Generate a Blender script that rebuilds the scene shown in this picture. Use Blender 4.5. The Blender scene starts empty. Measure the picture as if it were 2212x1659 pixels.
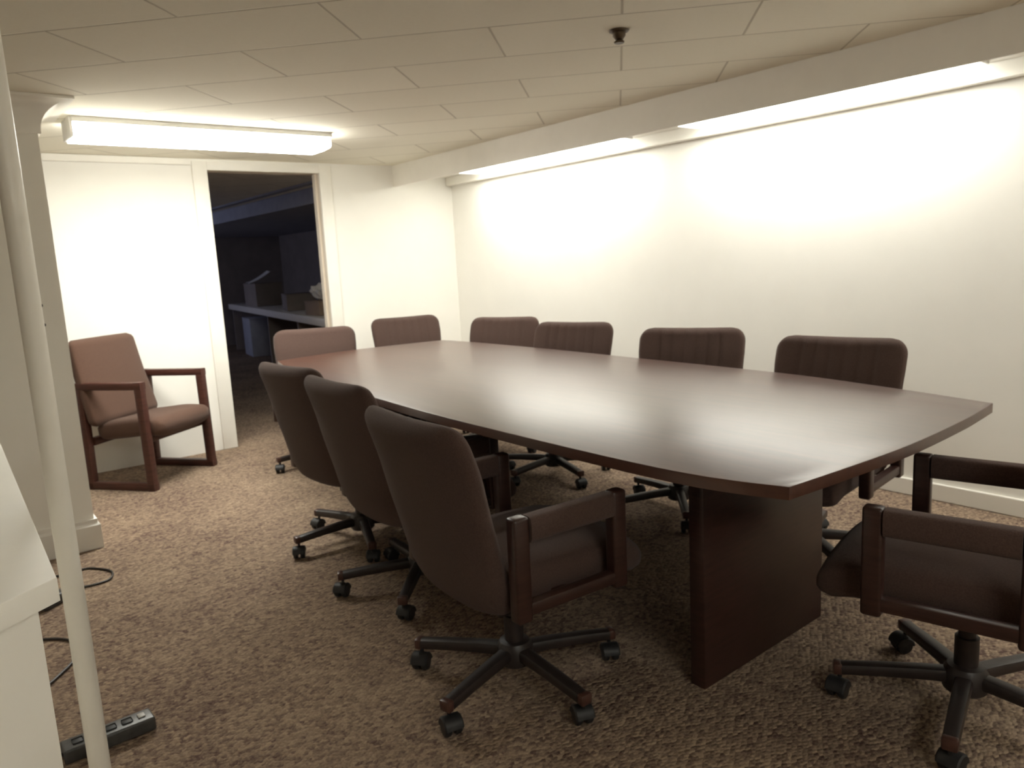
import bpy, bmesh, math, random
from mathutils import Vector, Matrix
random.seed(7)
PI = math.pi
SC = bpy.context.scene
C = SC.collection

# ------------------------------------------------------------------ materials
def new_mat(name):
    m = bpy.data.materials.new(name); m.use_nodes = True
    nt = m.node_tree; b = nt.nodes['Principled BSDF']
    return m, nt, b

def nd(nt, kind, **kw):
    n = nt.nodes.new(kind)
    for k, v in kw.items():
        if k in n.inputs: n.inputs[k].default_value = v
        else: setattr(n, k, v)
    return n

def math_node(nt, op, a, b=None, c=None):
    n = nt.nodes.new('ShaderNodeMath'); n.operation = op
    for i, v in enumerate((a, b, c)):
        if v is None: continue
        if isinstance(v, (int, float)): n.inputs[i].default_value = v
        else: nt.links.new(v, n.inputs[i])
    return n.outputs[0]

def noise_mat(name, col, col2, scale=20, rough=.6, bump=0, bscale=None, spec=.5, detail=4, coat=0, coat_rough=.1, sheen=0, stretch=None, metal=0):
    """two procedural tones mixed by noise, with optional noise bump"""
    m, nt, b = new_mat(name)
    tc = nd(nt, 'ShaderNodeTexCoord')
    src = tc.outputs['Object']
    if stretch:
        mp = nd(nt, 'ShaderNodeMapping'); mp.inputs['Scale'].default_value = stretch
        nt.links.new(src, mp.inputs['Vector']); src = mp.outputs[0]
    no = nd(nt, 'ShaderNodeTexNoise', Scale=scale, Detail=detail, Roughness=.6)
    nt.links.new(src, no.inputs['Vector'])
    rp = nd(nt, 'ShaderNodeValToRGB')
    rp.color_ramp.elements[0].position = .3; rp.color_ramp.elements[1].position = .7
    rp.color_ramp.elements[0].color = (*col, 1); rp.color_ramp.elements[1].color = (*col2, 1)
    nt.links.new(no.outputs['Fac'], rp.inputs['Fac']); nt.links.new(rp.outputs[0], b.inputs['Base Color'])
    b.inputs['Roughness'].default_value = rough
    b.inputs['Specular IOR Level'].default_value = spec
    b.inputs['Metallic'].default_value = metal
    if coat:
        b.inputs['Coat Weight'].default_value = coat; b.inputs['Coat Roughness'].default_value = coat_rough
    if sheen:
        b.inputs['Sheen Weight'].default_value = sheen; b.inputs['Sheen Roughness'].default_value = .5
    if bump:
        n2 = nd(nt, 'ShaderNodeTexNoise', Scale=bscale or scale * 4, Detail=3)
        nt.links.new(tc.outputs['Object'], n2.inputs['Vector'])
        bp = nd(nt, 'ShaderNodeBump', Strength=bump, Distance=.004)
        nt.links.new(n2.outputs['Fac'], bp.inputs['Height']); nt.links.new(bp.outputs[0], b.inputs['Normal'])
    return m

def emit_mat(name, col, strength):
    m, nt, b = new_mat(name)
    b.inputs['Base Color'].default_value = (.8, .8, .78, 1)
    b.inputs['Emission Color'].default_value = (*col, 1)
    b.inputs['Emission Strength'].default_value = strength
    return m

M = {}
M['wall'] = noise_mat('wall_paint', (.83, .815, .765), (.86, .845, .795), scale=3, rough=.7, bump=.08, bscale=160, spec=.3)
M['partition'] = noise_mat('wall_paint_lightened', (.88, .86, .79), (.91, .89, .82), scale=3, rough=.7, bump=.08, bscale=160, spec=.3)  # same paint as the walls, lightened to stand in for missing light
M['left_wall_dark'] = noise_mat('left_wall_dark', (.20, .14, .10), (.26, .19, .14), scale=5, rough=.6, stretch=(1, 1, .2))  # unseen left wall, made brown so less light bounces onto chair backs
M['white_trim'] = noise_mat('white_trim_paint', (.82, .80, .74), (.86, .84, .78), scale=5, rough=.45, spec=.4)
M['jamb'] = noise_mat('door_jamb_paint', (.72, .64, .53), (.78, .70, .60), scale=6, rough=.5, spec=.4)
M['soffit'] = noise_mat('soffit_paint', (.84, .815, .75), (.88, .855, .79), scale=6, rough=.7, bump=.1, bscale=50, spec=.3)
M['fabric'] = noise_mat('brown_fabric', (.066, .041, .034), (.094, .060, .050), scale=260, rough=.95, bump=.5, bscale=500, spec=.12, sheen=.10)
M['fabric_guest'] = noise_mat('russet_fabric', (.084, .047, .034), (.118, .067, .048), scale=260, rough=.95, bump=.5, bscale=500, spec=.12, sheen=.12)
M['dark_wood'] = noise_mat('dark_wood', (.028, .012, .009), (.046, .020, .015), scale=14, rough=.35, spec=.5, stretch=(1, 1, 8))
M['red_wood'] = noise_mat('red_brown_wood', (.050, .018, .013), (.084, .032, .023), scale=10, rough=.38, spec=.5, stretch=(1, 1, 9))
M['base_metal'] = noise_mat('chair_base_dark', (.018, .013, .012), (.030, .021, .019), scale=30, rough=.42, spec=.5)
M['rubber'] = noise_mat('caster_black', (.012, .012, .013), (.022, .021, .022), scale=60, rough=.5, spec=.4)
M['chrome'] = noise_mat('steel', (.55, .53, .50), (.62, .60, .57), scale=40, rough=.25, metal=1)
M['cap'] = noise_mat('leg_cap_brown', (.055, .024, .018), (.08, .036, .027), scale=40, rough=.35)
M['pole'] = noise_mat('pole_paint', (.82, .79, .71), (.86, .83, .75), scale=8, rough=.4, bump=.05, bscale=40)
M['cab'] = noise_mat('cabinet_paint', (.86, .84, .77), (.89, .87, .80), scale=6, rough=.5, bump=.05, bscale=60)
M['strip'] = noise_mat('strip_plastic', (.035, .035, .035), (.06, .058, .055), scale=40, rough=.4)
M['strip_dark'] = noise_mat('socket_black', (.008, .008, .008), (.012, .012, .012), scale=40, rough=.6)
M['switch'] = noise_mat('switch_grey', (.35, .34, .32), (.42, .41, .39), scale=40, rough=.4)
M['cord'] = noise_mat('cord_black', (.02, .016, .014), (.032, .026, .022), scale=40, rough=.5)
M['brass'] = noise_mat('dull_brass', (.075, .050, .028), (.11, .075, .042), scale=40, rough=.5, metal=.5)
M['fixture'] = noise_mat('fixture_enamel', (.60, .59, .56), (.66, .65, .62), scale=10, rough=.4)
M['counter'] = noise_mat('counter_laminate', (.80, .74, .66), (.84, .78, .70), scale=12, rough=.35)
M['carton'] = noise_mat('carton_brown', (.26, .18, .12), (.32, .22, .15), scale=8, rough=.8)
M['carton_grey'] = noise_mat('box_grey', (.30, .30, .34), (.36, .36, .40), scale=8, rough=.7)
M['paper'] = noise_mat('pale_paper', (.70, .66, .62), (.78, .74, .70), scale=9, rough=.8)
M['hole'] = noise_mat('screw_dark', (.03, .025, .02), (.05, .04, .035), scale=90, rough=.5)
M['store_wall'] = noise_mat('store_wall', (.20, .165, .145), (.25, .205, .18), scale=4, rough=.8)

# carpet: looped rows laid diagonally, mottled
def carpet():
    m, nt, b = new_mat('loop_carpet')
    tc = nd(nt, 'ShaderNodeTexCoord')
    mp = nd(nt, 'ShaderNodeMapping'); mp.inputs['Rotation'].default_value = (0, 0, math.radians(-44)); mp.inputs['Scale'].default_value = (60, 95, 60)
    nt.links.new(tc.outputs['Object'], mp.inputs['Vector'])
    vo = nd(nt, 'ShaderNodeTexVoronoi', Scale=1.0, Randomness=.55)
    nt.links.new(mp.outputs[0], vo.inputs['Vector'])
    n1 = nd(nt, 'ShaderNodeTexNoise', Scale=1.6, Detail=5, Roughness=.65); nt.links.new(tc.outputs['Object'], n1.inputs['Vector'])
    n2 = nd(nt, 'ShaderNodeTexNoise', Scale=95, Detail=5, Roughness=.75); nt.links.new(tc.outputs['Object'], n2.inputs['Vector'])
    rp = nd(nt, 'ShaderNodeValToRGB'); e = rp.color_ramp.elements
    e[0].position = .38; e[0].color = (.100, .062, .053, 1); e[1].position = .66; e[1].color = (.40, .305, .212, 1)
    s = math_node(nt, 'MULTIPLY', n2.outputs['Fac'], .55)
    s = math_node(nt, 'MULTIPLY_ADD', n1.outputs['Fac'], .25, s)
    s = math_node(nt, 'MULTIPLY_ADD', vo.outputs['Color'], .22, s)
    nt.links.new(s, rp.inputs['Fac']); nt.links.new(rp.outputs[0], b.inputs['Base Color'])
    b.inputs['Roughness'].default_value = .97; b.inputs['Specular IOR Level'].default_value = .1
    bp = nd(nt, 'ShaderNodeBump', Strength=.9, Distance=.006); bp.invert = True
    nt.links.new(vo.outputs['Distance'], bp.inputs['Height']); nt.links.new(bp.outputs[0], b.inputs['Normal'])
    return m
M['carpet'] = carpet()

# ceiling tiles: running bond laid diagonally to the walls, narrow grooves
def ceiling_mat():
    m, nt, b = new_mat('ceiling_tile')
    tc = nd(nt, 'ShaderNodeTexCoord'); sp = nd(nt, 'ShaderNodeSeparateXYZ')
    nt.links.new(tc.outputs['Object'], sp.inputs[0])
    X, Y = sp.outputs[0], sp.outputs[1]
    u = math_node(nt, 'ADD', math_node(nt, 'MULTIPLY', X, .7193), math_node(nt, 'MULTIPLY', Y, .6947))
    v = math_node(nt, 'SUBTRACT', math_node(nt, 'MULTIPLY', X, .6947), math_node(nt, 'MULTIPLY', Y, .7193))
    ur = math_node(nt, 'DIVIDE', math_node(nt, 'SUBTRACT', u, 2.415), .415)
    row = math_node(nt, 'FLOOR', ur)
    uf = math_node(nt, 'FRACT', ur)
    par = math_node(nt, 'MULTIPLY', math_node(nt, 'FLOORED_MODULO', row, 2.0), .5)
    vr = math_node(nt, 'ADD', math_node(nt, 'DIVIDE', math_node(nt, 'SUBTRACT', v, .035), .935), par)
    vf = math_node(nt, 'FRACT', vr)
    col = math_node(nt, 'FLOOR', vr)
    du = math_node(nt, 'MULTIPLY', math_node(nt, 'MINIMUM', uf, math_node(nt, 'SUBTRACT', 1.0, uf)), .415)
    dv = math_node(nt, 'MULTIPLY', math_node(nt, 'MINIMUM', vf, math_node(nt, 'SUBTRACT', 1.0, vf)), .935)
    d = math_node(nt, 'MINIMUM', du, dv)
    mr = nd(nt, 'ShaderNodeMapRange'); mr.inputs[1].default_value = .002; mr.inputs[2].default_value = .0065
    nt.links.new(d, mr.inputs[0])
    cmb = nd(nt, 'ShaderNodeCombineXYZ'); nt.links.new(row, cmb.inputs[0]); nt.links.new(col, cmb.inputs[1])
    wn = nd(nt, 'ShaderNodeTexWhiteNoise'); nt.links.new(cmb.outputs[0], wn.inputs[0])
    no = nd(nt, 'ShaderNodeTexNoise', Scale=60, Detail=4); nt.links.new(tc.outputs['Object'], no.inputs['Vector'])
    rp = nd(nt, 'ShaderNodeValToRGB'); e = rp.color_ramp.elements
    e[0].position = .2; e[0].color = (.85, .815, .70, 1); e[1].position = .8; e[1].color = (.90, .865, .75, 1)
    s = math_node(nt, 'MULTIPLY_ADD', wn.outputs[0], .45, math_node(nt, 'MULTIPLY', no.outputs['Fac'], .5))
    nt.links.new(s, rp.inputs['Fac'])
    mx = nd(nt, 'ShaderNodeMix'); mx.data_type = 'RGBA'
    mx.inputs[6].default_value = (.58, .54, .45, 1)
    nt.links.new(mr.outputs[0], mx.inputs[0]); nt.links.new(rp.outputs[0], mx.inputs[7])
    nt.links.new(mx.outputs[2], b.inputs['Base Color'])
    b.inputs['Roughness'].default_value = .9; b.inputs['Specular IOR Level'].default_value = .15
    bp = nd(nt, 'ShaderNodeBump', Strength=.6, Distance=.004)
    nt.links.new(mr.outputs[0], bp.inputs['Height']); nt.links.new(bp.outputs[0], b.inputs['Normal'])
    return m
M['ceiling'] = ceiling_mat()

# table laminate: dark walnut grain along the length, glossy
def table_mat():
    m, nt, b = new_mat('table_laminate')
    tc = nd(nt, 'ShaderNodeTexCoord')
    mp = nd(nt, 'ShaderNodeMapping'); mp.inputs['Scale'].default_value = (14, .9, 14)
    nt.links.new(tc.outputs['Object'], mp.inputs['Vector'])
    no = nd(nt, 'ShaderNodeTexNoise', Scale=2.2, Detail=8, Roughness=.65, Distortion=.4)
    nt.links.new(mp.outputs[0], no.inputs['Vector'])
    rp = nd(nt, 'ShaderNodeValToRGB'); e = rp.color_ramp.elements
    e[0].position = .3; e[0].color = (.046, .014, .007, 1); e[1].position = .7; e[1].color = (.082, .028, .013, 1)
    nt.links.new(no.outputs['Fac'], rp.inputs['Fac']); nt.links.new(rp.outputs[0], b.inputs['Base Color'])
    b.inputs['Roughness'].default_value = .42; b.inputs['Specular IOR Level'].default_value = .5
    b.inputs['Coat Weight'].default_value = .68; b.inputs['Coat Roughness'].default_value = .30; b.inputs['Coat IOR'].default_value = 1.5
    return m
M['table'] = table_mat()

WARM = (1.0, .985, .90)
M['tube_back'] = emit_mat('diffuser_back', WARM, 6.8)
M['tube_down'] = emit_mat('diffuser_underside', WARM, 23.0)
M['fill_rear'] = emit_mat('added_fill_rear', WARM, 6.8)  # emission of the added fill light behind the camera
M['tube_cove'] = emit_mat('diffuser_cove', WARM, 3.9)

# ------------------------------------------------------------------ mesh helpers
def BM(): return bmesh.new()

def add_box(bm, lo, hi, bevel=0, seg=2, mat=None):
    """axis box lo..hi, bevelled, optionally transformed by mat; one island"""
    t = bmesh.new()
    bmesh.ops.create_cube(t, size=1)
    s = [hi[i] - lo[i] for i in range(3)]; c = [(hi[i] + lo[i]) / 2 for i in range(3)]
    for v in t.verts: v.co = Vector((v.co.x * s[0] + c[0], v.co.y * s[1] + c[1], v.co.z * s[2] + c[2]))
    if bevel: bmesh.ops.bevel(t, geom=t.edges[:], offset=bevel, segments=seg, profile=.5, affect='EDGES')
    if mat is not None: bmesh.ops.transform(t, matrix=mat, verts=t.verts)
    merge(bm, t)

def merge(bm, t):
    me = bpy.data.meshes.new('tmp'); t.to_mesh(me); t.free(); bm.from_mesh(me); bpy.data.meshes.remove(me)

def grid_surface(bm, rings, cap=True):
    """rings: list of closed loops with the same number of points"""
    vs = [[bm.verts.new(p) for p in r] for r in rings]
    n = len(vs[0])
    for a, b in zip(vs[:-1], vs[1:]):
        for i in range(n):
            j = (i + 1) % n
            bm.faces.new((a[i], a[j], b[j], b[i]))
    if cap:
        bm.faces.new(list(reversed(vs[0]))); bm.faces.new(vs[-1])
    return vs

def add_lathe(bm, prof, c=(0, 0, 0), n=24, mat=None):
    """prof: (r, z) pairs bottom to top"""
    t = bmesh.new()
    rings = [[(c[0] + r * math.cos(2 * PI * i / n), c[1] + r * math.sin(2 * PI * i / n), c[2] + z) for i in range(n)] for r, z in prof]
    grid_surface(t, rings)
    if mat is not None: bmesh.ops.transform(t, matrix=mat, verts=t.verts)
    merge(bm, t)

def add_prism(bm, pts, z0, z1, bevel=0, seg=2):
    t = bmesh.new()
    lo = [t.verts.new((x, y, z0)) for x, y in pts]; hi = [t.verts.new((x, y, z1)) for x, y in pts]
    n = len(pts)
    for i in range(n):
        j = (i + 1) % n
        t.faces.new((lo[i], lo[j], hi[j], hi[i]))
    t.faces.new(list(reversed(lo))); top = t.faces.new(hi)
    bmesh.ops.recalc_face_normals(t, faces=t.faces)
    if bevel: bmesh.ops.bevel(t, geom=[e for e in top.edges], offset=bevel, segments=seg, profile=.5, affect='EDGES')
    merge(bm, t)

def add_bar(bm, pts, w, h, up=Vector((0, 0, 1)), r=.006, taper=None):
    """swept rounded-rectangle bar through pts; w sideways, h along up"""
    pts = [Vector(p) for p in pts]
    rings = []
    for i, p in enumerate(pts):
        if i == 0: d = pts[1] - p
        elif i == len(pts) - 1: d = p - pts[i - 1]
        else: d = (pts[i + 1] - p).normalized() + (p - pts[i - 1]).normalized()
        d.normalize()
        s = d.cross(up)
        if s.length < 1e-4: s = d.cross(Vector((1, 0, 0)))
        s.normalize(); q = s.cross(d).normalized()
        k = 1 if taper is None else 1 + (taper - 1) * i / (len(pts) - 1)
        ww, hh = w / 2 * k, h / 2 * k
        # mitre scale
        if 0 < i < len(pts) - 1:
            a = (pts[i + 1] - p).normalized(); cosv = max(.5, a.dot(d))
            turn_q = abs((a - d).dot(q)) > abs((a - d).dot(s))
            if turn_q: hh /= cosv
            else: ww /= cosv
        ring = []
        for cx, cy, a0 in ((ww - r, hh - r, 0), (-ww + r, hh - r, PI / 2), (-ww + r, -hh + r, PI), (ww - r, -hh + r, 1.5 * PI)):
            for k2 in range(3):
                an = a0 + k2 * PI / 4
                ring.append(p + s * (cx + r * math.cos(an)) + q * (cy + r * math.sin(an)))
        rings.append(ring)
    t = bmesh.new(); grid_surface(t, rings); bmesh.ops.recalc_face_normals(t, faces=t.faces); merge(bm, t)

def smooth_path(pts, per=8):
    pts = [Vector(p) for p in pts]; out = []
    P = [pts[0] * 2 - pts[1]] + pts + [pts[-1] * 2 - pts[-2]]
    for i in range(1, len(P) - 2):
        for k in range(per):
            t = k / per
            a, b, c, d = P[i - 1], P[i], P[i + 1], P[i + 2]
            out.append(.5 * ((2 * b) + (c - a) * t + (2 * a - 5 * b + 4 * c - d) * t * t + (3 * b - a - 3 * c + d) * t ** 3))
    out.append(pts[-1]); return out

def add_tube(bm, pts, r, n=10):
    pts = [Vector(p) for p in pts]; rings = []
    for i, p in enumerate(pts):
        d = (pts[min(i + 1, len(pts) - 1)] - pts[max(i - 1, 0)]).normalized()
        s = d.cross(Vector((0, 0, 1)))
        if s.length < 1e-3: s = Vector((1, 0, 0))
        s.normalize(); q = s.cross(d)
        rings.append([p + s * r * math.cos(2 * PI * k / n) + q * r * math.sin(2 * PI * k / n) for k in range(n)])
    t = bmesh.new(); grid_surface(t, rings); bmesh.ops.recalc_face_normals(t, faces=t.faces); merge(bm, t)

def obj(name, bm, mat, parent=None, smooth=True, angle=35):
    bmesh.ops.recalc_face_normals(bm, faces=bm.faces)
    me = bpy.data.meshes.new(name); bm.to_mesh(me); bm.free()
    if smooth:
        for p in me.polygons: p.use_smooth = True
        try: me.set_sharp_from_angle(angle=math.radians(angle))
        except Exception: pass
    me.materials.append(mat)
    o = bpy.data.objects.new(name, me); C.objects.link(o)
    if parent: o.parent = parent
    return o

def tag(o, label, cat, group=None, kind=None):
    if label: o['label'] = label
    if cat: o['category'] = cat
    if group: o['group'] = group
    if kind: o['kind'] = kind
    return o

def thing(name, label, cat, loc=(0, 0, 0), rz=0, group=None):
    o = bpy.data.objects.new(name, None); C.objects.link(o)
    o.empty_display_size = .1
    o.location = loc; o.rotation_euler = (0, 0, rz)
    return tag(o, label, cat, group)

def struct(name, bm, mat, label, cat, parent=None, smooth=False):
    o = obj(name, bm, mat, parent, smooth)
    if parent is None: tag(o, label, cat, kind='structure')
    return o

def box_obj(name, lo, hi, mat, parent=None, bevel=.004, seg=2):
    b = BM(); add_box(b, lo, hi, bevel, seg); return obj(name, b, mat, parent)

def copy_tree(o, parent=None):
    c = o.copy(); C.objects.link(c)
    if parent: c.parent = parent
    for ch in list(o.children): copy_tree(ch, c)
    return c

# ------------------------------------------------------------------ the room
XR, YB, ZC = 3.866, 5.73, 2.103      # right wall, back wall, ceiling height
XL, YF = -2.2, -2.3                  # left wall and the wall behind the camera
DX0, DX1, DZ = 1.777, 2.625, 2.025   # doorway
YD, XD0, XD1 = 14.2, -.6, 5.6        # dark room beyond the doorway

b = BM(); add_box(b, (XL - .1, YF - .1, -.06), (XD1 + .1, YD + .1, 0))
struct('floor', b, M['carpet'], 'tan and brown looped carpet floor', 'floor')
b = BM(); add_box(b, (XL - .1, YF - .1, ZC), (XD1 + .1, YD + .1, ZC + .06))
struct('ceiling', b, M['ceiling'], 'off-white tiled ceiling with diagonal seams', 'ceiling')
b = BM(); add_box(b, (XR, YF, 0), (XR + .12, YB, ZC))
struct('wall_right', b, M['wall'], 'long blank white wall behind the far row of chairs', 'wall')
b = BM()
add_box(b, (XL, YB, 0), (DX0 - .012, YB + .12, ZC))
add_box(b, (DX1 + .012, YB, 0), (XD1, YB + .12, ZC))
add_box(b, (DX0 - .012, YB, DZ + .012), (DX1 + .012, YB + .12, ZC))
struct('wall_back', b, M['wall'], 'white end wall around the dark doorway', 'wall')
b = BM(); add_box(b, (XL - .12, YF, 0), (XL, YB, ZC))
struct('wall_left', b, M['left_wall_dark'], 'unseen left side wall, brown tone added to cut bounce light', 'wall')
b = BM(); add_box(b, (XL, YF - .12, 0), (XR, YF, ZC))
struct('wall_front', b, M['wall'], 'white wall behind the camera', 'wall')
b = BM(); add_box(b, (XL, 4.1, 0), (.549, 4.42, ZC))
struct('wall_partition', b, M['partition'], 'wide grey-white column end beside the wooden armchair', 'column')

# coved cornice wrapped round the head of the partition
def wrap_profile(prof, x_end=.549, y0=4.1, y1=4.42):
    """prof: (out, z) list; swept along front face then round the end and back"""
    b = BM()
    lines = []
    for out, z in prof:
        lines.append([(XL, y0 - out, z), (x_end + out, y0 - out, z), (x_end + out, y1 + out, z), (XL, y1 + out, z)])
    vs = [[b.verts.new(p) for p in l] for l in lines]
    n = len(vs)
    for i in range(n):
        j = (i + 1) % n
        for k in range(3): b.faces.new((vs[i][k], vs[i][k + 1], vs[j][k + 1], vs[j][k]))
    b.faces.new([v[0] for v in vs]); b.faces.new([v[-1] for v in reversed(vs)])
    return b
R = .13
prof = [(0, 1.955), (.012, 1.955), (.012, 1.968)]
prof += [(.012 + R * (1 - math.cos(a)), 1.968 + (ZC - .012 - 1.968) * math.sin(a)) for a in [PI / 2 * k / 8 for k in range(1, 9)]]
prof += [(.012 + R, ZC - .001), (0, ZC - .001)]
struct('trim_1', wrap_profile(prof), M['partition'], 'coved cornice at the head of the column', 'cornice', smooth=True)
struct('baseboard_partition', wrap_profile([(0, 0.001), (.022, 0.001), (.022, .118), (.012, .130), (.012, .148), (0, .148)]), M['white_trim'], 'white stepped baseboard round the foot of the column', 'baseboard')
b = BM(); add_box(b, (.549, YB - .022, ZC - .048), (1.672, YB, ZC - .001), .006, 2)
struct('trim_2', b, M['white_trim'], 'narrow white strip along the top of the end wall', 'trim')
b = BM(); add_box(b, (XR - .016, YF, 0.001), (XR, YB - .016, .087), .005, 2)
struct('baseboard_right', b, M['white_trim'], 'white baseboard along the long wall', 'baseboard')
b = BM(); add_box(b, (2.735, YB - .014, 0.001), (XR - .016, YB, .085), .005, 2)
struct('baseboard_back', b, M['white_trim'], 'white baseboard between the doorway and the corner', 'baseboard')
# door frame
fr = tag(obj('door_1', (lambda bb: (add_box(bb, (DX0 - .103, YB - .016, 0.001), (DX0, YB, DZ + .06), .004, 2), bb)[1])(BM()), M['white_trim']),
         'white frame of the dark doorway in the end wall', 'door frame', kind='structure')
b = BM(); add_box(b, (DX1, YB - .016, 0.001), (DX1 + .10, YB, DZ + .06), .004, 2); obj('casing', b, M['white_trim'], fr)
b = BM(); add_box(b, (DX0, YB - .016, DZ), (DX1, YB, DZ + .06), .003, 2); obj('head_casing', b, M['white_trim'], fr)
b = BM(); add_box(b, (DX0 - .012, YB - .002, 0.001), (DX0, YB + .125, DZ), .001, 1); obj('jamb', b, M['jamb'], fr)
b = BM(); add_box(b, (DX1, YB - .002, 0.001), (DX1 + .012, YB + .125, DZ), .001, 1); obj('jamb', b, M['jamb'], fr)
b = BM(); add_box(b, (DX1 - .014, YB + .045, 0.001), (DX1, YB + .085, DZ), .002, 1); obj('door_stop', b, M['jamb'], fr)
b = BM(); add_box(b, (DX0 - .012, YB - .002, DZ), (DX1 + .012, YB + .125, DZ + .012), .001, 1); obj('head_jamb', b, M['jamb'], fr)

# light soffit along the long wall: fascia board, recessed underside
SX, SZ = 3.283, 1.934
b = BM()
add_box(b, (SX, YF, SZ), (SX + .02, YB, ZC), .003, 2)
tag(obj('soffit', b, M['soffit'], None, False), 'boxed soffit with recessed lights along the long wall', 'soffit', kind='structure')

b = BM(); add_box(b, (SX + .0202, YF, 2.020), (XR, YB, 2.035))
add_box(b, (XR - .060, YF, 1.948), (XR, YB, 2.020), .003, 2)
struct('trim_3', b, M['white_trim'], 'white recessed underside of the soffit along the long wall', 'soffit underside')

def cove_light(y0, y1, label):
    t = thing('ceiling_light', label, 'light', (SX + .315, (y0 + y1) / 2, 2.020), 0, 'recessed lights in the soffit')
    L = (y1 - y0) / 2
    b = BM(); add_box(b, (-.170, -L, -.012), (.170, L, -.0005), .002, 1); obj('housing', b, M['fixture'], t)
    b = BM(); add_box(b, (-.155, -L + .02, -.034), (.155, L - .02, -.0125), .010, 3); obj('diffuser', b, M['tube_cove'], t)
    return t
cove_light(3.48, 5.20, 'bright light in the soffit at the corner end of the long wall')
cove_light(1.42, 2.98, 'bright light in the soffit above the chairs at the open end of the long wall')
cove_light(-.80, .86, 'unseen soffit light added to brighten the cabinet and near wall')  # added fill, out of view: brightens camera-facing sides and near wall

# wraparound light at the back
def wrap_light(x, y, rz, side, down, label):
    t = thing('ceiling_light', label, 'light', (x, y, ZC), math.radians(rz))
    L, w = .70, .10
    b = BM(); add_box(b, (-L, -w - .012, -.028), (L, w + .012, -.0005), .003, 2); obj('housing', b, M['fixture'], t)
    rings = []
    for x, k, dz in ((-L + .004, 1, 0), (L - .05, 1, 0), (L - .004, .93, .022)):
        rings.append([(x, -.097 * k, -.0285), (x, -.099 * k, -.075), (x, -.084 * k, -.106 + dz), (x, .084 * k, -.106 + dz), (x, .099 * k, -.075), (x, .097 * k, -.0285)])
    b = BM(); grid_surface(b, rings); ln = obj('lens', b, M[side], t); ln.data.materials.append(M[down])
    for p in ln.data.polygons:
        if p.normal.z < -.9: p.material_index = 1
    b = BM(); add_box(b, (-L - .012, -w - .004, -.10), (-L + .003, w + .004, -.0005), .004, 2); obj('end_cap', b, M['fixture'], t)
    return t
wrap_light(1.442, 4.53, .8, 'tube_back', 'tube_down', 'long wraparound fluorescent light glowing on the ceiling near the doorway')
wrap_light(.5, -1.3, 0, 'fill_rear', 'fill_rear', 'unseen fill light added behind the camera to lift ceiling and column')  # added fill, never seen: raises near ceiling, column and cabinet

# sprinkler head
t = thing('sprinkler_head', 'small dark sprinkler head on the ceiling above the table', 'sprinkler', (2.19, 2.08, ZC))
b = BM(); add_lathe(b, [(.026, -.010), (.036, -.006), (.038, -.001), (.03, -.0005)], n=28); obj('escutcheon', b, M['brass'], t)
b = BM(); add_lathe(b, [(.014, -.034), (.020, -.026), (.024, -.020), (.024, -.0105)], n=20); obj('body', b, M['brass'], t)
b = BM(); add_lathe(b, [(.017, -.046), (.019, -.044), (.019, -.040), (.010, -.0345)], n=16); obj('deflector', b, M['brass'], t)

# ------------------------------------------------------------------ conference table
left = [(1.526, .954), (1.484, 1.08), (1.456, 1.237), (1.445, 1.5), (1.444, 1.8), (1.452, 2.235), (1.470, 2.62), (1.515, 3.2), (1.585, 3.8), (1.66, 4.3), (1.735, 4.62)]
right = [(2.756, .980), (2.80, 1.15), (2.840, 1.32), (2.920, 1.72), (2.950, 2.1), (2.970, 2.6), (2.990, 3.1), (3.005, 3.6), (3.005, 4.0), (2.995, 4.4), (2.975, 4.63)]
near = [(1.526, .954), (1.76, .940), (2.065, .930), (2.427, .946), (2.62, .964), (2.756, .980)]
far = [(2.975, 4.63), (2.65, 4.69), (2.35, 4.71), (2.0, 4.68), (1.735, 4.62)]
def sm(l, per=5): return [(p.x, p.y) for p in smooth_path([(x, y, 0) for x, y in l], per)]
outline = sm(near)[:-1] + sm(right)[:-1] + sm(far)[:-1] + list(reversed(sm(left)))[:-1]
cx = sum(p[0] for p in outline) / len(outline); cy = sum(p[1] for p in outline) / len(outline)
TB = thing('conference_table', 'long boat-shaped dark wood conference table in the middle of the room', 'table', (cx, cy, 0), 0)
loc = [(x - cx, y - cy) for x, y in outline]
b = BM(); add_prism(b, loc, .708, .740, .0025, 2); obj('tabletop', b, M['table'], TB)
def inset(pts, k): return [(x * k, y * (1 - (1 - k) * .4)) for x, y in pts]
for yy, x0, x1 in ((1.329, 1.686, 2.348), (4.02, 1.82, 2.60)):
    rot = Matrix.Translation(((x0 + x1) / 2 - cx, yy + .030 - cy, 0)) @ Matrix.Rotation(math.radians(1.3), 4, 'Z')
    b = BM(); add_box(b, (-(x1 - x0) / 2, -.026, .0), ((x1 - x0) / 2, .026, .707), .003, 2, rot)
    p = obj('base_panel', b, M['dark_wood'], TB)
b = BM(); add_box(b, (2.02 - cx, 1.40 - cy, .58), (2.10 - cx, 4.00 - cy, .707), .004, 2, Matrix.Rotation(math.radians(-1.5), 4, 'Z')); obj('beam', b, M['dark_wood'], TB)

# ------------------------------------------------------------------ swivel chair (faces +x, hub at origin)
def cushion_rings(sections, n=44, power=3.2):
    """sections: (centre, axisU, halfU, axisV, halfV, bump(u)->offset)"""
    rings = []
    for c, U, hu, V, hv, fn in sections:
        ring = []
        for i in range(n):
            a = 2 * PI * i / n
            ca, sa = math.cos(a), math.sin(a)
            x = math.copysign(abs(ca) ** (2 / power), ca); y = math.copysign(abs(sa) ** (2 / power), sa)
            p = c + U * (hu * x) + V * (hv * y)
            if fn: p = p + fn(x * hu, y, p)
            ring.append(p)
        rings.append(ring)
    return rings

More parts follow.
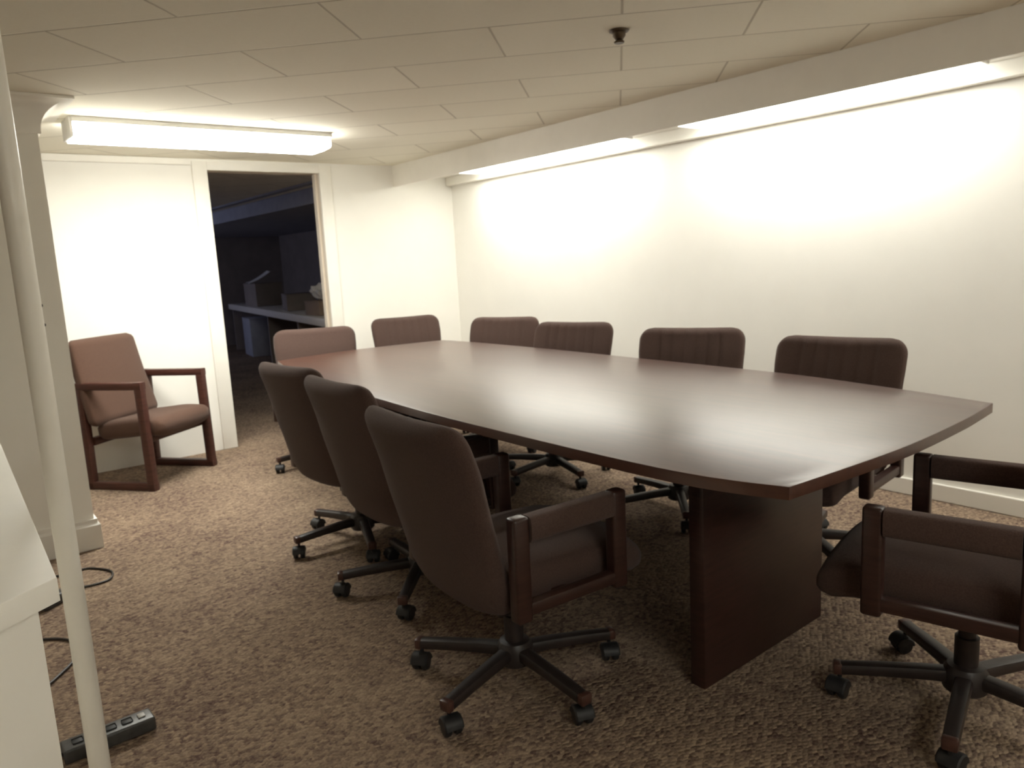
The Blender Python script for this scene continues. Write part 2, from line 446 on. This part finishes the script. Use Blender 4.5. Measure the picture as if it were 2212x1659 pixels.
CH_TOP = .885
def backrest(pleat):
    # backrest: one padded shell, reclined, pleated on its front
    prof = [(-.165, .335), (-.205, .42), (-.232, .52), (-.262, .63), (-.288, .74), (-.317, .83), (-.333, CH_TOP)]
    path = smooth_path([(x, 0, z) for x, z in prof], 9)
    N = len(path); secs = []
    tot = path[-1].z - path[0].z
    for i, p in enumerate(path):
        d = (path[min(i + 1, N - 1)] - path[max(i - 1, 0)]).normalized()
        V = Vector((d.z, 0, -d.x)).normalized()      # towards the sitter
        s = p.z - path[0].z; e = tot - s
        w = .246 + .030 * min(1, s / tot * 1.3)
        rt, rb = .070, .06
        if e < rt: w -= rt * (1 - math.sqrt(max(0, 1 - (1 - e / rt) ** 2)))
        if s < rb: w -= rb * (1 - math.sqrt(max(0, 1 - (1 - s / rb) ** 2)))
        th = .046 - .010 * s / tot
        q = .035
        if e < q: th *= max(.25, math.sqrt(max(0, 1 - (1 - e / q) ** 2)))
        if s < q: th *= max(.25, math.sqrt(max(0, 1 - (1 - s / q) ** 2)))
        fade = min(1, e / .04, s / .05)
        def fn(y, side, pt, V=V, fade=fade):
            off = V * (.35 * y * y)                     # wraps round the sitter
            if side > 0:
                g = 0
                for k in range(-2, 4):
                    g += math.exp(-((y - (k - .5) * .062) / .008) ** 2)
                off = off - V * (pleat * g * fade)
                off = off + V * (.010 * math.cos(min(1, abs(y) / .26) * PI / 2) * fade)
            return off
        secs.append((p, Vector((0, 1, 0)), w, V, th, fn))
    # fine loops so the pleats hold
    rings = []
    n_side = 46
    for c, U, hu, V, hv, fn in secs:
        ring = []
        def pt(a):
            ca, sa = math.cos(a), math.sin(a); pw = 4.5
            return math.copysign(abs(ca) ** (2 / pw), ca), math.copysign(abs(sa) ** (2 / pw), sa)
        # front from +y to -y, then back
        ys = [1 - 2 * k / n_side for k in range(n_side + 1)]
        for y in ys:
            h = (1 - abs(y) ** 4.5) ** (1 / 2.4)
            p = c + U * (hu * y) + V * (hv * h); ring.append(p + fn(y * hu, max(h, .0001), p))
        for y in reversed(ys[1:-1]):
            h = -(1 - abs(y) ** 4.5) ** (1 / 2.4)
            p = c + U * (hu * y) + V * (hv * h); ring.append(p + fn(y * hu, h, p))
        rings.append(ring)
    b = BM(); grid_surface(b, rings); return b

def make_swivel():
    root = thing('swivel_chair', 'x', 'chair')
    obj('backrest', backrest(.0068), M['fabric'], root, angle=80)
    # seat cushion
    xs = [-.215, -.205, -.18, -.12, 0, .12, .24, .295, .322, .332]
    rings = []
    for x in xs:
        k = max(0, (x - .14) / .192)
        drop = .030 * k ** 2.2
        e = min(x + .22, .336 - x)
        q = 1 if e > .05 else math.sqrt(max(.12, 1 - (1 - e / .05) ** 2))
        ring = []
        for i in range(40):
            a = 2 * PI * i / 40; ca, sa = math.cos(a), math.sin(a); pw = 4
            y = math.copysign(abs(ca) ** (2 / pw), ca) * (.235 - .02 * (1 - q)); z = math.copysign(abs(sa) ** (2 / pw), sa) * .066 * q
            ring.append((x, y, .408 - drop + z + (.012 * math.cos(y / .24 * PI / 2) if sa > 0 else 0)))
        rings.append(ring)
    b = BM(); grid_surface(b, rings); obj('seat', b, M['fabric'], root, angle=80)
    # under-seat pan
    b = BM(); add_box(b, (-.17, -.19, .325), (.19, .19, .3445), .008, 3); add_box(b, (-.10, -.06, .285), (.10, .06, .339), .012, 2)
    obj('seat_pan', b, M['base_metal'], root)
    # arms: wooden loop with a fabric pad between its posts
    for s in (-1, 1):
        y = s * .286
        b = BM()
        add_box(b, (.150, y - .021, .352), (.200, y + .021, .639), .009, 3)
        add_box(b, (-.188, y - .021, .352), (-.138, y + .021, .639), .009, 3)
        add_bar(b, [(-.145, y, .385), (.157, y, .385)], .034, .036, Vector((0, 0, 1)), .006)
        add_bar(b, [(.0, y, .375), (.0, s * .20, .375)], .05, .022, Vector((0, 0, 1)), .004)
        a = obj('armrest', b, M['dark_wood'], root)
        b = BM(); rings = []
        x0, x1 = -.137, .149
        for k in range(13):
            f = k / 12; x = x0 + (x1 - x0) * f
            ring = []
            for i in range(24):
                an = 2 * PI * i / 24; ca, sa = math.cos(an), math.sin(an)
                ring.append((x, y + math.copysign(abs(ca) ** .5, ca) * .027, .602 + math.copysign(abs(sa) ** .5, sa) * .035))
            rings.append(ring)
        grid_surface(b, rings); obj('arm_pad', b, M['fabric'], a, angle=80)
    # column
    b = BM(); add_lathe(b, [(.050, .060), (.056, .066), (.056, .115), (.046, .132), (.030, .136), (.030, .215), (.022, .217), (.022, .292)], n=28)
    obj('pedestal', b, M['base_metal'], root)
    # five legs with casters
    for k in range(5):
        a = 2 * PI * k / 5
        rot = Matrix.Rotation(a, 4, 'Z')
        b = BM()
        add_bar(b, [(.045, 0, .100), (.12, 0, .098), (.22, 0, .092), (.315, 0, .084)], .044, .038, Vector((0, 0, 1)), .010, taper=.86)
        bmesh.ops.transform(b, matrix=rot, verts=b.verts)
        leg = obj('leg', b, M['base_metal'], root)
        b = BM(); add_box(b, (.312, -.019, .068), (.336, .019, .101), .006, 2, rot); obj('end_cap', b, M['cap'], leg)
        # twin wheel caster, trailing
        b = BM()
        rr = Matrix.Translation((.318, 0, 0)) @ Matrix.Rotation(1.1 + 1.7 * k, 4, 'Z')
        T = rot @ rr
        add_lathe(b, [(.006, .050), (.006, .0725)], n=10, mat=rot @ Matrix.Translation((.318, 0, 0)))
        for sy in (-1, 1):
            W = T @ Matrix.Translation((.012, sy * .0155, .0255)) @ Matrix.Rotation(PI / 2, 4, 'X')
            add_lathe(b, [(.016, -.0105), (.0225, -.0095), (.0255, -.005), (.0255, .005), (.0225, .0095), (.016, .0105)], n=22, mat=W)
        # hood
        hood = []
        for yy in (-.028, -.024, .024, .028):
            r = .031 if abs(yy) < .026 else .027
            hood.append([(.012 + r * math.cos(PI * (.02 + .96 * i / 10)), yy, .0265 + r * math.sin(PI * (.02 + .96 * i / 10))) for i in range(11)])
        tt = bmesh.new(); grid_surface(tt, hood); bmesh.ops.transform(tt, matrix=T, verts=tt.verts); merge(b, tt)
        obj('caster', b, M['rubber'], leg)
    return root

SW = make_swivel()
tmp_o = obj('backrest', backrest(0), M['fabric'], None, angle=80); PLAIN = tmp_o.data; bpy.data.objects.remove(tmp_o)
GR_L, GR_R, GR_E = 'brown swivel chairs along the open side of the table', 'brown swivel chairs along the long wall', 'brown swivel chairs at the ends of the table'
# hub x, hub y, facing in degrees, leg phase, label, group
chairs = [
    (1.316, 1.760, -3, 196, 'swivel armchair closest to the camera, back turned, on the open side of the table', GR_L),
    (1.478, 2.575, -1, 154, 'middle of the three overlapping swivel chairs with their backs turned', GR_L),
    (1.545, 3.225, 5, 178, 'swivel chair with pale lit top edge, doorway end of the three with backs turned', GR_L),
    (2.80, 1.66, 188, 20, 'swivel chair with the widest pleated back above the table, along the long wall', GR_R),
    (2.895, 2.425, 205, 10, 'swivel chair along the long wall, second from its end near the camera', GR_R),
    (2.890, 3.37, 198, 40, 'swivel chair along the long wall, second from the room corner', GR_R),
    (3.0, 4.165, 204, 5, 'swivel chair along the long wall nearest the room corner', GR_R),
    (2.94, 4.93, 257, 30, 'swivel chair at the far table end in front of white wall beside the doorway', GR_E),
    (2.045, 4.725, 248, 177, 'swivel chair with smooth tan back at the far table end before the dark doorway', GR_E),
    (2.128, .790, 103, 124, 'swivel armchair pulled out at the near table end, only arms, seat and base showing', GR_E),
]
for i, (x, y, fa, ph, lab, gr) in enumerate(chairs):
    o = SW if i == 0 else copy_tree(SW)
    o.location = (x, y, 0); o.rotation_euler = (0, 0, math.radians(fa))
    o['label'] = lab; o['group'] = gr
    if 'smooth tan back' in lab:
        for ch in o.children:
            if ch.name.split('.')[0] == 'backrest': ch.data = PLAIN
    # turn the star base to its own angle
    for ch in o.children:
        if ch.name.split('.')[0] == 'leg': ch.rotation_euler = (0, 0, math.radians(ph - fa))

# ------------------------------------------------------------------ wooden guest armchair
gdir = math.atan2(-.797, .603)
G = thing('guest_armchair', 'reddish-brown armchair with square wooden sled frame by the end wall beside the column', 'chair', (1.098, 5.308, 0), gdir)
for s in (-1, 1):
    y = s * .285
    b = BM()
    add_bar(b, [(.225, y, .001), (.215, y, .675)], .046, .052, Vector((1, 0, 0)), .007)
    add_bar(b, [(-.225, y, .001), (-.215, y, .675)], .046, .052, Vector((1, 0, 0)), .007)
    add_bar(b, [(-.241, y, .652), (.241, y, .652)], .048, .046, Vector((0, 0, 1)), .008)
    add_bar(b, [(-.25, y, .024), (.25, y, .024)], .046, .046, Vector((0, 0, 1)), .007)
    obj('side_frame', b, M['red_wood'], G)
b = BM(); add_bar(b, [(-.20, -.265, .30), (-.20, .265, .30)], .04, .05, Vector((0, 0, 1)), .006); obj('crossbar', b, M['red_wood'], G)
b = BM(); add_bar(b, [(.19, -.265, .315), (.19, .265, .315)], .03, .05, Vector((0, 0, 1)), .006); obj('crossbar', b, M['red_wood'], G)
def pad(path, w, th, rt=.05, power=4.5, taper=0, dome=.01, off=0, per=10):
    P = smooth_path(path, per); rings = []
    L = [0]
    for a, c in zip(P[:-1], P[1:]): L.append(L[-1] + (c - a).length)
    for i, p in enumerate(P):
        d = (P[min(i + 1, len(P) - 1)] - P[max(i - 1, 0)]).normalized()
        V = Vector((d.z, 0, -d.x)).normalized()
        e = min(L[i], L[-1] - L[i])
        ww = w - taper * L[i] / L[-1]; t2 = th
        if e < rt:
            q = math.sqrt(max(0, 1 - (1 - e / rt) ** 2)); ww -= rt * .8 * (1 - q); t2 *= max(.3, q)
        ring = []
        for k in range(44):
            a = 2 * PI * k / 44; ca, sa = math.cos(a), math.sin(a)
            y = math.copysign(abs(ca) ** (2 / power), ca); z = math.copysign(abs(sa) ** (2 / power), sa)
            ring.append(p + Vector((0, off + ww * y, 0)) + V * (t2 * z + dome * math.cos(y * PI / 2)))
        rings.append(ring)
    b = BM(); grid_surface(b, rings); return b
obj('seat', pad([(.30, 0, .385), (.15, 0, .39), (0, 0, .375), (-.19, 0, .355)], .255, -.066, .06, dome=-.012), M['fabric_guest'], G, angle=80)
obj('backrest', pad([(-.135, 0, .40), (-.175, 0, .55), (-.215, 0, .70), (-.262, 0, .935)], .285, .042, .045, taper=.02, dome=.012, off=-.032, per=14), M['fabric_guest'], G, angle=80)

# ------------------------------------------------------------------ left foreground
t = thing('support_pole', 'slim round off-white pole standing in front of the column', 'pole', (.211, 2.078, 0))
b = BM(); add_lathe(b, [(.0245, .001), (.0245, ZC - .002)], n=36); obj('shaft', b, M['pole'], t)
CB = thing('cabinet', 'off-white cabinet with overhanging angled top at the lower left corner', 'cabinet', (-.2, 2.1, 0))
def sh(p): return [(x + .2, y - 2.1) for x, y in p]
b = BM(); add_prism(b, sh([(.127, 1.452), (.160, 3.02), (-.62, 3.02), (-.62, .95), (-.55, .97)]), .757, .800, .004, 2); obj('top', b, M['cab'], CB)
b = BM(); add_prism(b, sh([(.094, 1.462), (.118, 2.98), (-.58, 2.98), (-.58, 1.02), (-.545, 1.025)]), .002, .756, .002, 1); obj('body', b, M['cab'], CB)

PS = thing('power_strip', 'black power strip lying on the carpet behind the pole', 'power strip', (.265, 2.290, 0), math.radians(2))
b = BM(); add_box(b, (-.115, -.034, .002), (.118, .034, .042), .006, 3); obj('body', b, M['strip'], PS)
for k in range(4):
    b = BM(); add_box(b, (-.09 + k * .042, -.014, .0415), (-.062 + k * .042, .014, .0435), .004, 2); obj('socket', b, M['strip_dark'], PS)
b = BM(); add_box(b, (.078, -.012, .0415), (.098, .012, .047), .003, 2); obj('switch', b, M['switch'], PS)
b = BM(); add_tube(b, smooth_path([(-.114, 0, .02), (-.124, .012, .010), (-.122, .06, .006), (-.126, .16, .006), (-.122, .30, .006)], 8), .0045, 8); obj('cord', b, M['cord'], PS)
def cord(pts, label):
    b = BM(); add_tube(b, smooth_path([(x, y, .0055) for x, y in pts], 10), .005, 8)
    return tag(obj('cord', b, M['cord'], None), label, 'cord', 'loose cords behind the pole')
cord([(.27, 3.86), (.36, 3.80), (.439, 3.815), (.481, 3.787), (.531, 3.69), (.502, 3.59), (.405, 3.585), (.30, 3.63)], 'dark cord looping on the carpet by the foot of the column')
cord([(.06, 3.20), (.15, 3.165), (.213, 3.145), (.277, 3.072), (.285, 2.98), (.264, 2.889), (.196, 2.793), (.160, 2.75), (.145, 2.70)], 'dark cord curling out beside the cabinet between column and power strip')
AD = thing('power_adapter', 'small dark adapter on the carpet showing between the cabinet top and the pole', 'adapter', (.275, 3.49, 0), math.radians(38))
b = BM(); add_box(b, (-.06, -.035, .001), (.06, .035, .045), .008, 3); obj('body', b, M['strip'], AD)
for (px, pz), lab in (((.461, 1.191), 'upper of two small dark screws in the column face'), ((.462, 1.102), 'lower of two small dark screws in the column face')):
    b = BM(); add_lathe(b, [(.0085, 0), (.0085, .003), (.004, .006)], n=14, mat=Matrix.Rotation(PI / 2, 4, 'X'))
    o = tag(obj('screw', b, M['hole']), lab, 'screw', 'screws in the column'); o.location = (px, 4.101, pz)

# ------------------------------------------------------------------ dark room beyond the doorway
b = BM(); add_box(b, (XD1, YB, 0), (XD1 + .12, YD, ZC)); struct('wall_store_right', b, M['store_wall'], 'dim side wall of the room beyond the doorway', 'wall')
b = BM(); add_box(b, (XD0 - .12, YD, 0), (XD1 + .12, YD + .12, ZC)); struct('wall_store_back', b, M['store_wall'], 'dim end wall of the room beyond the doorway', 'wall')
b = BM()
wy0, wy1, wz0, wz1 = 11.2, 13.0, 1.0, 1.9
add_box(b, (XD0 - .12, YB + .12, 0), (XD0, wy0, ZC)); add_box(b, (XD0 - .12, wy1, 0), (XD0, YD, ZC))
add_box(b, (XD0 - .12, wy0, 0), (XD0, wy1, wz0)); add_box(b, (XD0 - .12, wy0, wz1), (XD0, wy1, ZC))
struct('wall_store_left', b, M['store_wall'], 'dim side wall with an added window in the room beyond the doorway', 'wall')
M['blue_glow'] = emit_mat('added_blue_glow', (.58, .66, 1.0), 1.9)  # glow of an added, unseen window: blue fill for the dark room
b = BM(); add_box(b, (XD0 - .10, wy0, wz0), (XD0 - .09, wy1, wz1)); w = struct('added_window_1', b, M['blue_glow'], 'unseen glowing window added to light the dark room blue', 'window')
b = BM()
for a in (wy0, (wy0 + wy1) / 2 - .02, wy1 - .04): add_box(b, (XD0 - .088, a, wz0), (XD0 - .05, a + .04, wz1), .003, 1)
obj('window_frame', b, M['white_trim'], w)
b = BM()
add_box(b, (3.30, YB + .125, 1.945), (3.33, YD, ZC), .003, 1); add_box(b, (3.33, YB + .125, 1.945), (XD1, YD, 1.96))
add_box(b, (3.06, YB + .125, ZC - .02), (3.14, YD, ZC - .001), .003, 1)
tag(obj('soffit', b, M['carton_grey'], None, False), 'dim boxed soffit under the ceiling of the dark room', 'soffit', kind='structure')
ang = math.atan2(12.0 - 7.1, 4.02 - 3.25)
CT = thing('work_counter', 'long counter with a pale top edge in the dark room beyond the doorway', 'counter', (3.25, 7.1, 0), ang)
b = BM(); add_box(b, (-.30, -.72, .700), (6.2, .0, .785), .004, 2); obj('top', b, M['counter'], CT)
for x in (-.25, 1.6, 3.3, 6.1):
    b = BM(); add_box(b, (x, -.68, .001), (x + .04, -.05, .699), .003, 1); obj('support_panel', b, M['store_wall'], CT)
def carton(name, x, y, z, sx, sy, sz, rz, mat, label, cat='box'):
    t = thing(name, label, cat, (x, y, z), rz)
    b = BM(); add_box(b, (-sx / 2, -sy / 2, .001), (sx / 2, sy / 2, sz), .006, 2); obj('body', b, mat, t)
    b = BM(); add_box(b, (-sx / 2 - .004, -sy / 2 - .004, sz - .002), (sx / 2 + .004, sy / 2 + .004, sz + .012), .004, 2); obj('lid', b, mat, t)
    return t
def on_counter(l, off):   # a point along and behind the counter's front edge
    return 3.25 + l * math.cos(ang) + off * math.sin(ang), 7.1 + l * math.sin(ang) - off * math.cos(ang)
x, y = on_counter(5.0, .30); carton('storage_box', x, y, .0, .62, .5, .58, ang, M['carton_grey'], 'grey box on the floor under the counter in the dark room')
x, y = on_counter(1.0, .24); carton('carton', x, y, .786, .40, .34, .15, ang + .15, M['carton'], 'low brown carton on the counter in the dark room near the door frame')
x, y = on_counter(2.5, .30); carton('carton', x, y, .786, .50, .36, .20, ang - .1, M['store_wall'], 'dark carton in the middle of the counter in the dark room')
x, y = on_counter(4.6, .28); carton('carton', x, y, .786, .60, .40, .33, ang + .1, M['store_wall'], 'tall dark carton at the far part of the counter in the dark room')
# crumpled pale bag and a sheet catching the light
b = BM()
bmesh.ops.create_icosphere(b, subdivisions=3, radius=1)
for v in b.verts:
    k = 1 + .16 * math.sin(7 * v.co.x + 3 * v.co.z) + .13 * math.sin(9 * v.co.y + 5 * v.co.x) + random.uniform(-.06, .06)
    v.co = Vector((v.co.x * .13 * k, v.co.y * .10 * k, max(-.0, v.co.z * .5 + .5) * .17 * k))
x, y = on_counter(1.0, .22)
o = tag(obj('paper_bag', b, M['paper'], None, True, 20), 'crumpled pale paper bag on a low carton beside the right door jamb', 'bag'); o.location = (x, y, .9485)
x, y = on_counter(4.55, .22)
b = BM(); rows = []
for k in range(7):
    yy = -.16 + .32 * k / 6; zz = .002 + .16 * (k / 6) ** 1.4        # one long edge curls up
    rows.append([(-.18 + .36 * i / 8, yy, zz + .008 * math.sin(i * .8)) for i in range(9)] + [(.18 - .36 * i / 8, yy, zz + .008 * math.sin((8 - i) * .8) - .003) for i in range(9)])
grid_surface(b, rows)
o = tag(obj('paper_sheet', b, M['paper'], None, True), 'pale curled sheet catching the light on top of a carton in the dark room', 'paper'); o.location = (x, y, 1.140); o.rotation_euler = (0, 0, ang + PI)

# ------------------------------------------------------------------ camera, world, view
cam = bpy.data.cameras.new('camera'); co = bpy.data.objects.new('camera', cam); C.objects.link(co)
FPX = 1646.11
r, u, f = Vector((0.785346,-0.616917,-0.051425)), Vector((0.139817,0.095838,0.985528)), Vector((0.603061,0.781171,-0.161522))
co.matrix_world = Matrix(((r.x, u.x, -f.x, 0), (r.y, u.y, -f.y, 0), (r.z, u.z, -f.z, 1.29), (0, 0, 0, 1)))
cam.sensor_fit = 'HORIZONTAL'; cam.sensor_width = 36; cam.lens = FPX / 2212 * 36
cam.clip_start = .02
cam.dof.use_dof = True; cam.dof.focus_distance = .9; cam.dof.aperture_fstop = cam.lens / 2.2
SC.camera = co
w = bpy.data.worlds.new('world'); SC.world = w; w.use_nodes = True
w.node_tree.nodes['Background'].inputs[0].default_value = (.01, .012, .02, 1)
SC.view_settings.view_transform = 'Standard'; SC.view_settings.look = 'None'
SC.view_settings.gamma = 1; SC.view_settings.use_curve_mapping = False
SC.view_settings.exposure = 1.68
SC.cycles.use_denoising = True
SC.cycles.max_bounces = 12; SC.cycles.diffuse_bounces = 8
